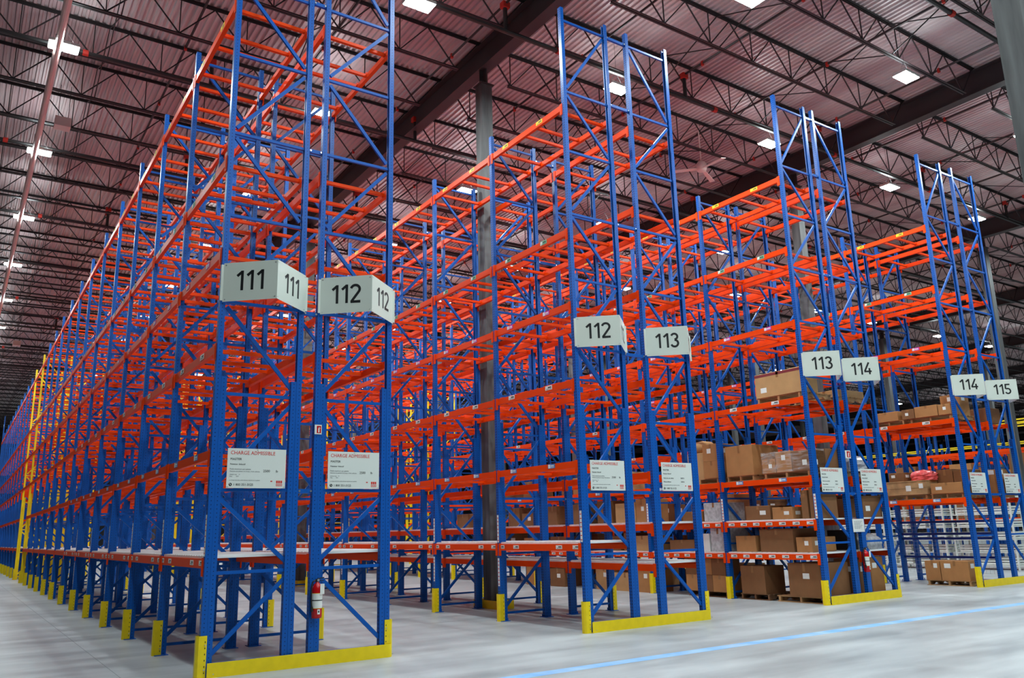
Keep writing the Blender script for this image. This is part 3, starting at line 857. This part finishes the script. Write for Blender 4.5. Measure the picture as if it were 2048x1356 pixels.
# ------------------------------------------------------------------ pallets and cartons
PB = MB().box(-.05, .05, -.5, .5, 0, .018).mesh('deck_board', 'wood')
PBD = MB().box(-.05, .05, -.5, .5, 0, .018).mesh('deck_board', 'wooddark')
def stringer(mat):
    m = MB().prism([(-.53, .018), (-.32, .018), (-.27, .055), (-.13, .055), (-.09, .018), (.09, .018), (.13, .055), (.27, .055), (.32, .018), (.53, .018), (.53, .108), (-.53, .108)], -.02, .02, 'y')
    return m.mesh('stringer', mat)
PSM = {'wood': stringer('wood'), 'wooddark': stringer('wooddark')}
def pallet(x, y, z, lab, w=1.0, dark=False, group='wooden pallets'):
    t = thing('pallet', lab, 'pallet', (x, y, z), 0, group); t.scale = (1, w, 1)
    pb = PBD if dark else PB
    for i in range(7): link('deck_board', pb, t, (-.48+i*.16, 0, .108))
    for i in range(3): link('deck_board', pb, t, (-.48+i*.48, 0, 0))
    for i in (-1, 0, 1): link('stringer', PSM['wooddark' if dark else 'wood'], t, (0, i*.45, 0))
    return t
PH = .126
def carton(x0, x1, y0, y1, z0, z1, lab, mat='card1', lblpos=(.3, .6), group='cardboard cartons', tape=True, band=None, rz=0.0):
    t = thing('carton', lab, 'carton', ((x0+x1)/2, (y0+y1)/2, z0), rz, group)
    a, b, h = (x1-x0)/2, (y1-y0)/2, z1-z0
    m = MB(); q = .006
    m.add([(-a, -b, 0), (a, -b, 0), (a, b, 0), (-a, b, 0), (-a, -b, h-q), (a, -b, h-q), (a, b, h-q), (-a, b, h-q), (-a+q, -b+q, h), (a-q, -b+q, h), (a-q, b-q, h), (-a+q, b-q, h)],
          [(3, 2, 1, 0), (0, 1, 5, 4), (1, 2, 6, 5), (2, 3, 7, 6), (3, 0, 4, 7), (4, 5, 9, 8), (5, 6, 10, 9), (6, 7, 11, 10), (7, 4, 8, 11), (8, 9, 10, 11)])
    link('box', m.mesh('box', mat), t)
    if tape:
        tm = MB().box(-a-.001, a+.001, -.03, .03, h-.0005, h+.0008).box(-a-.0015, -a, -.03, .03, h*.75, h).box(a, a+.0015, -.03, .03, h*.75, h)
        link('tape', tm.mesh('tape', 'tape'), t)
    if lblpos:
        w = min(.16, b*.5); yy = -b+2*b*lblpos[0]; zz = h*lblpos[1]; hh = min(.11, h*.3)
        link('shipping_label', MB().box(-a-.002, -a, yy-w/2, yy+w/2, zz-hh/2, zz+hh/2).mesh('shipping_label', 'lab_white'), t)
        link('shipping_label', MB().box(-a+.1, -a+.26, -b-.002, -b, zz-hh/2, zz+hh/2).mesh('shipping_label', 'lab_white'), t)
    if band: link('print_band', MB().box(-a-.0015, a+.0015, -b-.0015, b+.0015, h-.07, h-.012).mesh('print_band', band), t)
    return t
def film(x0, x1, y0, y1, z0, z1, lab):
    m = MB(); n = 5
    o = link('stretch_film', MB().box(x0-.01, x1+.01, y0-.01, y1+.01, z0+.004, z1+.012).mesh('stretch_film', 'clearfilm'))
    return tag(o, lab, 'plastic wrap')
x3 = RX[2]; xf = x3+.06
# third double rack, fourth shelf
pallet(xf+.55, .78, 4.232, 'pallet under the big banded carton on the fourth shelf near the 113 sign', 1.2)
carton(xf, xf+.55, .14, 1.36, 4.232+PH, 4.89, 'big tan carton with maroon top band on the high shelf beside the 113 sign', 'card3', (.82, .3), band='maroon')
carton(xf+.02, xf+.5, .16, .44, 4.892, 4.9, 'flat card sheet lying on top of the big banded carton', 'card3', None, tape=False)
# second deck shelf (2.565), bay 0: wrapped cartons
pallet(xf+.55, .765, 2.567, 'pallet under the film-wrapped cartons on the shelf beside the 113 load plate', 1.24)
zb = 2.566+PH
carton(xf, xf+.5, .135, .58, zb, zb+.42, 'brown carton under stretch film at the near end beside the 113 plate', 'card2', (.3, .4))
carton(xf, xf+.5, .60, 1.0, zb, zb+.44, 'tan carton under stretch film, middle of three beside the 113 plate', 'card1', (.5, .7))
carton(xf, xf+.5, 1.02, 1.37, zb, zb+.30, 'short tan carton under stretch film, farthest of three beside the 113 plate', 'card1', (.4, .5))
carton(xf+.52, xf+1.05, .12, 1.35, zb, zb+.46, 'long dark carton behind the film-wrapped three beside the 113 plate', 'card2', None)
film(xf, xf+.5, .145, 1.37, zb, zb+.44, 'clear stretch film round three cartons beside the 113 plate')
# bay 1
pallet(xf+.55, 2.5+.78, 2.566, 'pallet under the carton stack one bay behind the film-wrapped cartons', 1.25)
carton(xf, xf+.55, 2.62, 3.10, zb, zb+.40, 'lower tan carton of the stack one bay behind the film-wrapped cartons', 'card1', None)
carton(xf, xf+.55, 2.62, 3.10, zb+.401, zb+.80, 'upper tan carton with white label one bay behind the film-wrapped cartons', 'card1', (.6, .6))
carton(xf+.02, xf+.6, 3.12, 3.62, zb, zb+.62, 'pale carton at the far end of the pallet one bay behind the wrapped cartons', 'card3', None)
o = tag(link('padded_bundle', MB().lathe([(.02, 0), (.24, .01), (.30, .10), (.29, .2), (.2, .28), (.03, .31)], 14).mesh('padded_bundle', 'card3', smooth=True), None, (xf+.33, 3.36, zb+.622)), 'rounded pale bundle lying on the pale carton one bay behind the wrapped ones', 'bundle')
pallet(xf+.55, 2.03, 2.566, 'pallet under the tall plain carton beside the film-wrapped cartons', .8)
carton(xf, xf+.9, 1.62, 2.40, zb, zb+.68, 'tall plain tan carton behind the film-wrapped cartons on the same shelf', 'card1', None)
# shelves 1.67 and 0.98 (white decks), bays 0..1
zd = 1.666+.04
for k, (y0, y1, h, mt, lab) in enumerate([
    (.13, .25, .62, 'card2', 'tall thin brown carton standing at the near end of the shelf below the 113 plate'),
    (.30, .46, .58, 'card2', 'second tall thin brown carton on the shelf below the 113 plate'),
    (.70, 1.22, .25, 'card1', 'low tan carton on the shelf below the film-wrapped cartons'),
    (1.28, 1.95, .30, 'card2', 'low brown carton on the shelf below the tall plain carton'),
    (2.62, 3.20, .42, 'film', 'grey film-wrapped box on the shelf one bay behind the thin cartons'),
    (3.25, 3.9, .24, 'card2', 'low brown carton beside the grey wrapped box on the same shelf')]):
    carton(xf, xf+.75, y0, y1, zd, zd+h, lab, mt, None if k in (0, 1, 4) else (.3, .5))
zd = .984+.04
for k, (y0, y1, h, mt, lab) in enumerate([
    (.75, 1.62, .48, 'card2', 'open-topped brown carton on the lowest shelf below the 113 sign'),
    (.30, .68, .30, 'card1', 'small tan carton with label on the lowest shelf below the 113 sign'),
    (1.75, 2.3, .34, 'card1', 'tan carton toward the first inner upright on the lowest 113 shelf'),
    (2.62, 3.05, .52, 'film', 'grey wrapped box on the lowest shelf one bay in below the 113 sign'),
    (3.1, 3.55, .40, 'lab_white', 'white box on the lowest shelf one bay in below the 113 sign'),
    (3.6, 4.4, .26, 'card2', 'low brown carton beside the white box on the lowest shelf')]):
    carton(xf, xf+.8, y0, y1, zd, zd+h, lab, mt, (.35, .6) if k in (1,) else None)
# floor pallets
pallet(xf+.6, .76, 0, 'pallet on the floor holding the large carton below the 113 sign', 1.2)
carton(xf+.02, xf+.95, .18, .98, PH, .80, 'large brown carton with white label on the floor pallet below the 113 sign', 'card2', (.45, .62))
pallet(xf+.6, 3.32, 0, 'dark pallet on the floor one bay in, under the stacked block of cartons', 1.25, dark=True)
for r_ in range(2):
    for c in range(3):
        carton(xf+.02, xf+.5, 2.70+c*.42, 2.70+c*.42+.41, PH+r_*.37, PH+r_*.37+.365, '%s carton, %s from the near end, in the floor block one bay in' % (('lower', 'upper')[r_], ORD[c]), ('card1', 'card2')[(c+r_) % 2], None)
pallet(xf+.6, 1.95, 0, 'empty-looking dark pallet on the floor between the two loaded ones', .8, dark=True)
carton(xf+.04, xf+.7, 1.62, 2.28, PH, .72, 'plain brown carton on the dark floor pallet between the loaded ones', 'card2', None)
# further bays of the third rack, both sides
def fill(ri, side, lev, bays, seed):
    rnd = random.Random(seed)
    names = {0.0: 'floor', .984: 'lowest shelf', 1.666: 'second shelf', 2.565: 'third shelf'}
    for b in bays:
        for z in lev:
            y = Y0+b*BAY+.1; n = 0
            while y < Y0+(b+1)*BAY-.45:
                w = rnd.uniform(.4, .85); h = rnd.uniform(.22, .5) if 0 < z < 1.6 else rnd.uniform(.4, .68)
                if y+w > Y0+(b+1)*BAY-.1: break
                if rnd.random() < .72:
                    zz = z+(.04 if 0 < z < 1.7 else .002)
                    xa = RX[ri]+.075 if side == 0 else RX[ri]+2*D+FLUE[ri]-.075-.75
                    lab = '%s carton on the %s of bay %s, %s side of the %s double rack' % (ORD[n], names[z], ORD[b], 'left' if side == 0 else 'right', ROWN[ri])
                    if z == 0.0: zz = 0.0
                    carton(xa, xa+.75, y, y+w, zz, zz+h, lab, rnd.choice(['card1', 'card2', 'card2', 'card3']), (.4, .6) if rnd.random() < .4 else None); n += 1
                y += w+rnd.uniform(.02, .2)
fill(2, 0, (.984, 1.666, 2.565), (2, 3, 4, 5), 3)
fill(2, 1, (0.0, .984, 1.666), (1, 2, 3), 5)
fill(2, 0, (0.0,), (2, 3, 4), 8)
# right side of the third rack, first bay
xr = RX[2]+2*D+FLUE[2]
pallet(xr-.62, .8, 4.232, 'pallet under the low cartons on the high shelf below the 114 sign', 1.2)
carton(xr-1.05, xr-.1, .25, 1.0, 4.232+PH, 4.232+PH+.16, 'flat tan carton on the high pallet below the 114 sign', 'card3', None)
carton(xr-.5, xr-.1, 1.02, 1.35, 4.232+PH, 4.232+PH+.14, 'small flat carton at the far end of the high 114 pallet', 'card1', None)
m = MB()
rnd = random.Random(4)
def lumpy(a, b, h, n=12, k=6, amp=.07, seed=1):
    rn = random.Random(seed); m = MB(); P = []
    for j in range(k+1):
        t_ = j/k
        f = 1.0 if t_ < .55 else math.cos((t_-.55)/.45*math.pi/2)**.6+.02
        for i in range(n):
            an = 2*math.pi*i/n; ca, sa = math.cos(an), math.sin(an)
            sq = 1/max(abs(ca), abs(sa))**.75; rr = f*sq*(1+rn.uniform(-amp, amp))
            P.append((a*ca*rr, b*sa*rr, h*t_*(1 if j == 0 else 1+rn.uniform(-.05, .05))))
    fs = [(j*n+i, j*n+(i+1) % n, (j+1)*n+(i+1) % n, (j+1)*n+i) for j in range(k) for i in range(n)]
    fs += [tuple(range(n-1, -1, -1)), tuple(range(k*n, k*n+n))]
    return m.add(P, fs)
pallet(xr-.62, .75, 2.566, 'pallet under the silver wrapped load between the 113 and 114 plates', 1.1)
o = tag(link('wrapped_load', lumpy(.5, .52, .42, 20, 8, .05, 2).mesh('wrapped_load', 'film'), None, (xr-.68, .72, zb)), 'lumpy silver plastic-wrapped load on the shelf behind the 114 plate', 'wrapped load')
zd = 1.666+.04
carton(xr-.8, xr-.1, .15, .75, zd, zd+.46, 'brown carton on the second shelf below the 114 plate', 'card2', (.3, .4))
carton(xr-.8, xr-.1, .85, 1.5, zd, zd+.5, 'taller brown carton behind, on the second shelf below the 114 plate', 'card1', None)
carton(xr-1.1, xr-.82, .3, .9, zd, zd+.4, 'dark plain carton at the back of the second shelf below the 114 plate', 'card2', None)
zd = .984+.04
o = tag(link('wrapped_roll', lumpy(.36, .34, .34, 20, 8, .03, 6).mesh('wrapped_roll', 'film'), None, (xr-.46, .5, zd)), 'rounded white plastic-wrapped load on the low shelf beside the 114 extinguisher', 'wrapped load')
carton(xr-1.1, xr-.85, .35, .9, zd, zd+.42, 'black carton at the back of the lowest shelf below the 114 plate', 'rubber', None, tape=False)
pallet(xr-.62, .78, 0, 'pallet on the floor behind the yellow barrier below the 114 sign', 1.15)
carton(xr-.62, xr-.12, .28, .78, PH, .86, 'tall tan carton on the floor pallet below the 114 sign', 'card1', (.4, .75))
carton(xr-1.12, xr-.64, .24, .80, PH, .84, 'tall brown carton with printed band on the floor pallet below the 114 sign', 'card2', (.4, .7))
# fourth double rack
x4 = RX[3]+.06
pallet(x4+.60, .76, 4.09, 'pallet under the cartons on the high shelf left of the 115 sign', 1.15)
z = 4.09+PH
carton(x4+.02, x4+.5, .18, .50, z, z+.26, 'tan carton at the near end of the high pallet left of the 114 plate rack', 'card1', (.5, .6))
carton(x4, x4+.5, .52, 1.12, z, z+.28, 'wide tan carton with dark scribble on the high pallet of the fourth rack', 'card1', None)
link('scribble', MB().box(x4-.003, x4-.001, .68, .92, z+.10, z+.16).mesh('scribble', 'tape')).parent = None
bpy.data.objects.remove(bpy.data.objects['scribble'])
carton(x4, x4+.4, 1.14, 1.48, z, z+.25, 'small brown carton at the far end of the high pallet of the fourth rack', 'card2', (.6, .5))
pallet(x4+.58, 1.9, 4.087, 'second pallet on the high shelf of the fourth rack, behind the first', .9)
carton(x4, x4+.7, 1.6, 2.3, z, z+.25, 'long tan carton on the second high pallet of the fourth rack', 'card1', None)
carton(x4+.55, x4+1.0, .2, .7, z, z+.55, 'taller carton at the back of the high pallet behind the 114 sign', 'card1', (.5, .8))
z = 2.124
pallet(x4+.58, 1.68, z, 'pallet under the pale wooden crate on the low shelf of the fourth rack', 1.2)
pallet(x4+.60, .61, z, 'pallet under the long flat carton on the low shelf of the fourth rack', .86)
z += PH
t = thing('wooden_crate', 'pale low wooden crate on the pallet beside the long flat carton', 'crate', (x4+.42, 1.62, z))
for i in range(2): link('side_plank', MB().box(-.42, -.40, -.55, .55, i*.17+.004, i*.17+.166).mesh('side_plank', 'wood'), t); link('side_plank', MB().box(.40, .42, -.55, .55, i*.17+.004, i*.17+.166).mesh('side_plank', 'wood'), t)
for i in range(2): link('end_plank', MB().box(-.40, .40, -.55, -.53, i*.17+.004, i*.17+.166).mesh('end_plank', 'wood'), t); link('end_plank', MB().box(-.40, .40, .53, .55, i*.17+.004, i*.17+.166).mesh('end_plank', 'wood'), t)
link('lid', MB().box(-.43, .43, -.56, .56, .34, .362).mesh('lid', 'wood'), t)
link('paper_tag', MB().box(-.424, -.42, -.12, .02, .10, .24).box(-.424, -.42, -.45, -.34, .16, .28).mesh('paper_tag', 'lab_white'), t)
o = tag(link('red_bundle', lumpy(.24, .30, .28, 18, 8, .08, 9).mesh('red_bundle', 'redwrap'), None, (x4+.36, 1.30, z+.363)), 'crumpled red plastic bundle lying on the pale wooden crate', 'bundle')
carton(x4+.1, x4+.6, 1.72, 2.14, z+.363, z+.60, 'brown carton with label on the far end of the pale wooden crate', 'card2', (.7, .6))
carton(x4+.02, x4+.5, .17, .98, z, z+.26, 'long flat tan carton with white tags beside the wooden crate', 'card1', (.75, .5))
carton(x4+.52, x4+1.05, .2, .62, z, z+.58, 'brown carton behind the long flat carton, near end', 'card2', None)
carton(x4+.52, x4+1.05, .64, 1.06, z, z+.62, 'second brown carton behind the long flat carton', 'card2', None)
pallet(x4+.58, .86, 0, 'pallet on the floor holding two cartons below the 114 sign of the fourth rack', 1.15)
carton(x4+.03, x4+.62, .32, 1.02, PH, .60, 'wide tan floor carton with label, nearer one of the fourth rack pair', 'card1', (.75, .75))
carton(x4+.03, x4+.62, 1.04, 1.42, PH, .60, 'narrow tan floor carton with label, farther one of the fourth rack pair', 'card1', (.3, .75))
xr4 = RX[3]+2*D+FLUE[3]
carton(xr4-.75, xr4-.12, .25, .8, 4.087+.002, 4.5, 'tan carton on the high shelf behind the 115 sign', 'card2', None)
carton(xr4-1.0, xr4-.3, .12, .7, 2.122, 2.85, 'tall tan carton on the low shelf behind the 115 plate', 'card1', (.3, .9))
carton(xr4-.9, xr4-.2, .75, 1.6, 2.122, 2.9, 'wide tan carton behind the tall one near the 115 plate', 'card1', None)

# ------------------------------------------------------------------ white shelving and far racks beyond the fourth double rack
for k, (sx, sy) in enumerate(((25.6, 3.4), (25.6, 5.6), (25.6, 7.8), (27.8, 2.2))):
    t = thing('shelving_unit', 'white shelving unit with stacked white trays behind the fourth rack, %s in line' % ORD[k], 'shelving', (sx, sy, 0), 0, 'white shelving units')
    for a in (-.45, .45):
        for b in (-.95, .95): link('post', MB().box(a-.025, a+.025, b-.025, b+.025, 0, 2.3).mesh('post', 'white'), t)
    for i in range(6):
        sh = link('shelf', MB().box(-.47, .47, -.97, .97, .12+i*.4, .15+i*.4).mesh('shelf', 'white'), t)
        for j in range(3):
            tr = MB()
            for q in range(3): tr.box(-.4, .4, -.9+j*.62, -.9+j*.62+.5, .16+i*.4+q*.08, .16+i*.4+q*.08+.055)
            link('tray_stack', tr.mesh('tray_stack', 'white'), sh)
FARL = [1.6, 3.3, 4.4]
GRAIL = MB().box(-.03, .03, -BL/2, BL/2, -.03, .03).mesh('guard_rail', 'yellow')
def far_run(x, y0, n, h, lab, ytop):
    t = thing('pallet_rack', lab, 'pallet rack', (x, y0, 0), 0, 'low racks far beyond the fourth double rack')
    um = MB()
    u = MB().prism(chan(0, .1, .1, .006, .03), 0, h).mesh('upright', 'blue_perf')
    uy = MB().prism(chan(0, .1, .1, .006, .03), 0, h+.4).mesh('upright', 'yellow')
    for i in range(n+1):
        for k in (0, 1):
            o = link('upright', uy if i == 0 and ytop else u, t, (k*D, i*BAY, 0), math.pi if k else 0)
        b = MB()
        for q in range(int(h/1.2)):
            b.box(.05, D-.05, -.02, .02, q*1.2+.15, q*1.2+.19); b.bar((.08, 0, q*1.2+.2), (D-.08, 0, q*1.2+1.3), .03, .05)
        link('bracing', b.mesh('bracing', 'yellow' if i == 0 and ytop else 'blue'), t, (0, i*BAY, 0))['kind'] = 'stuff'
    for i in range(n):
        for z in [q for q in FARL if q < h]:
            for k in (0, 1): link('beam', BEAM_C, t, (k*D, (i+.5)*BAY, z), math.pi if k else 0)
            link('cross_bars', CROSSES, t, (0, (i+.5)*BAY, z))['kind'] = 'stuff'
    for i in range(n):
        for k in (0, 1): link('guard_rail', GRAIL, t, (k*D, (i+.5)*BAY, h-.35))
    if ytop: link('top_rail', MB().box(0, D, -.06, .06, h+.25, h+.4).mesh('top_rail', 'yellow'), t)
far_run(33.5, 5.0, 13, 5.9, 'low blue and orange rack with yellow end frame beyond the 115 sign', True)
far_run(35.1, 5.0, 13, 5.9, 'second low rack with yellow end frame beyond the 115 sign', True)
far_run(41.0, 6.0, 14, 5.6, 'low blue and orange rack farthest beyond the 115 sign', True)
rnd = random.Random(17)
for b in range(6):
    for z in (1.6, 3.3):
        h = rnd.uniform(.6, .9)
        carton(33.6, 34.5, 5.0+b*BAY+.25, 5.0+b*BAY+1.2, z+.002, z+h, 'carton in bay %s, %s shelf of the low rack with yellow end frame' % (ORD[b], 'lower' if z < 2 else 'upper'), rnd.choice(['card1', 'card2']), None, tape=False)
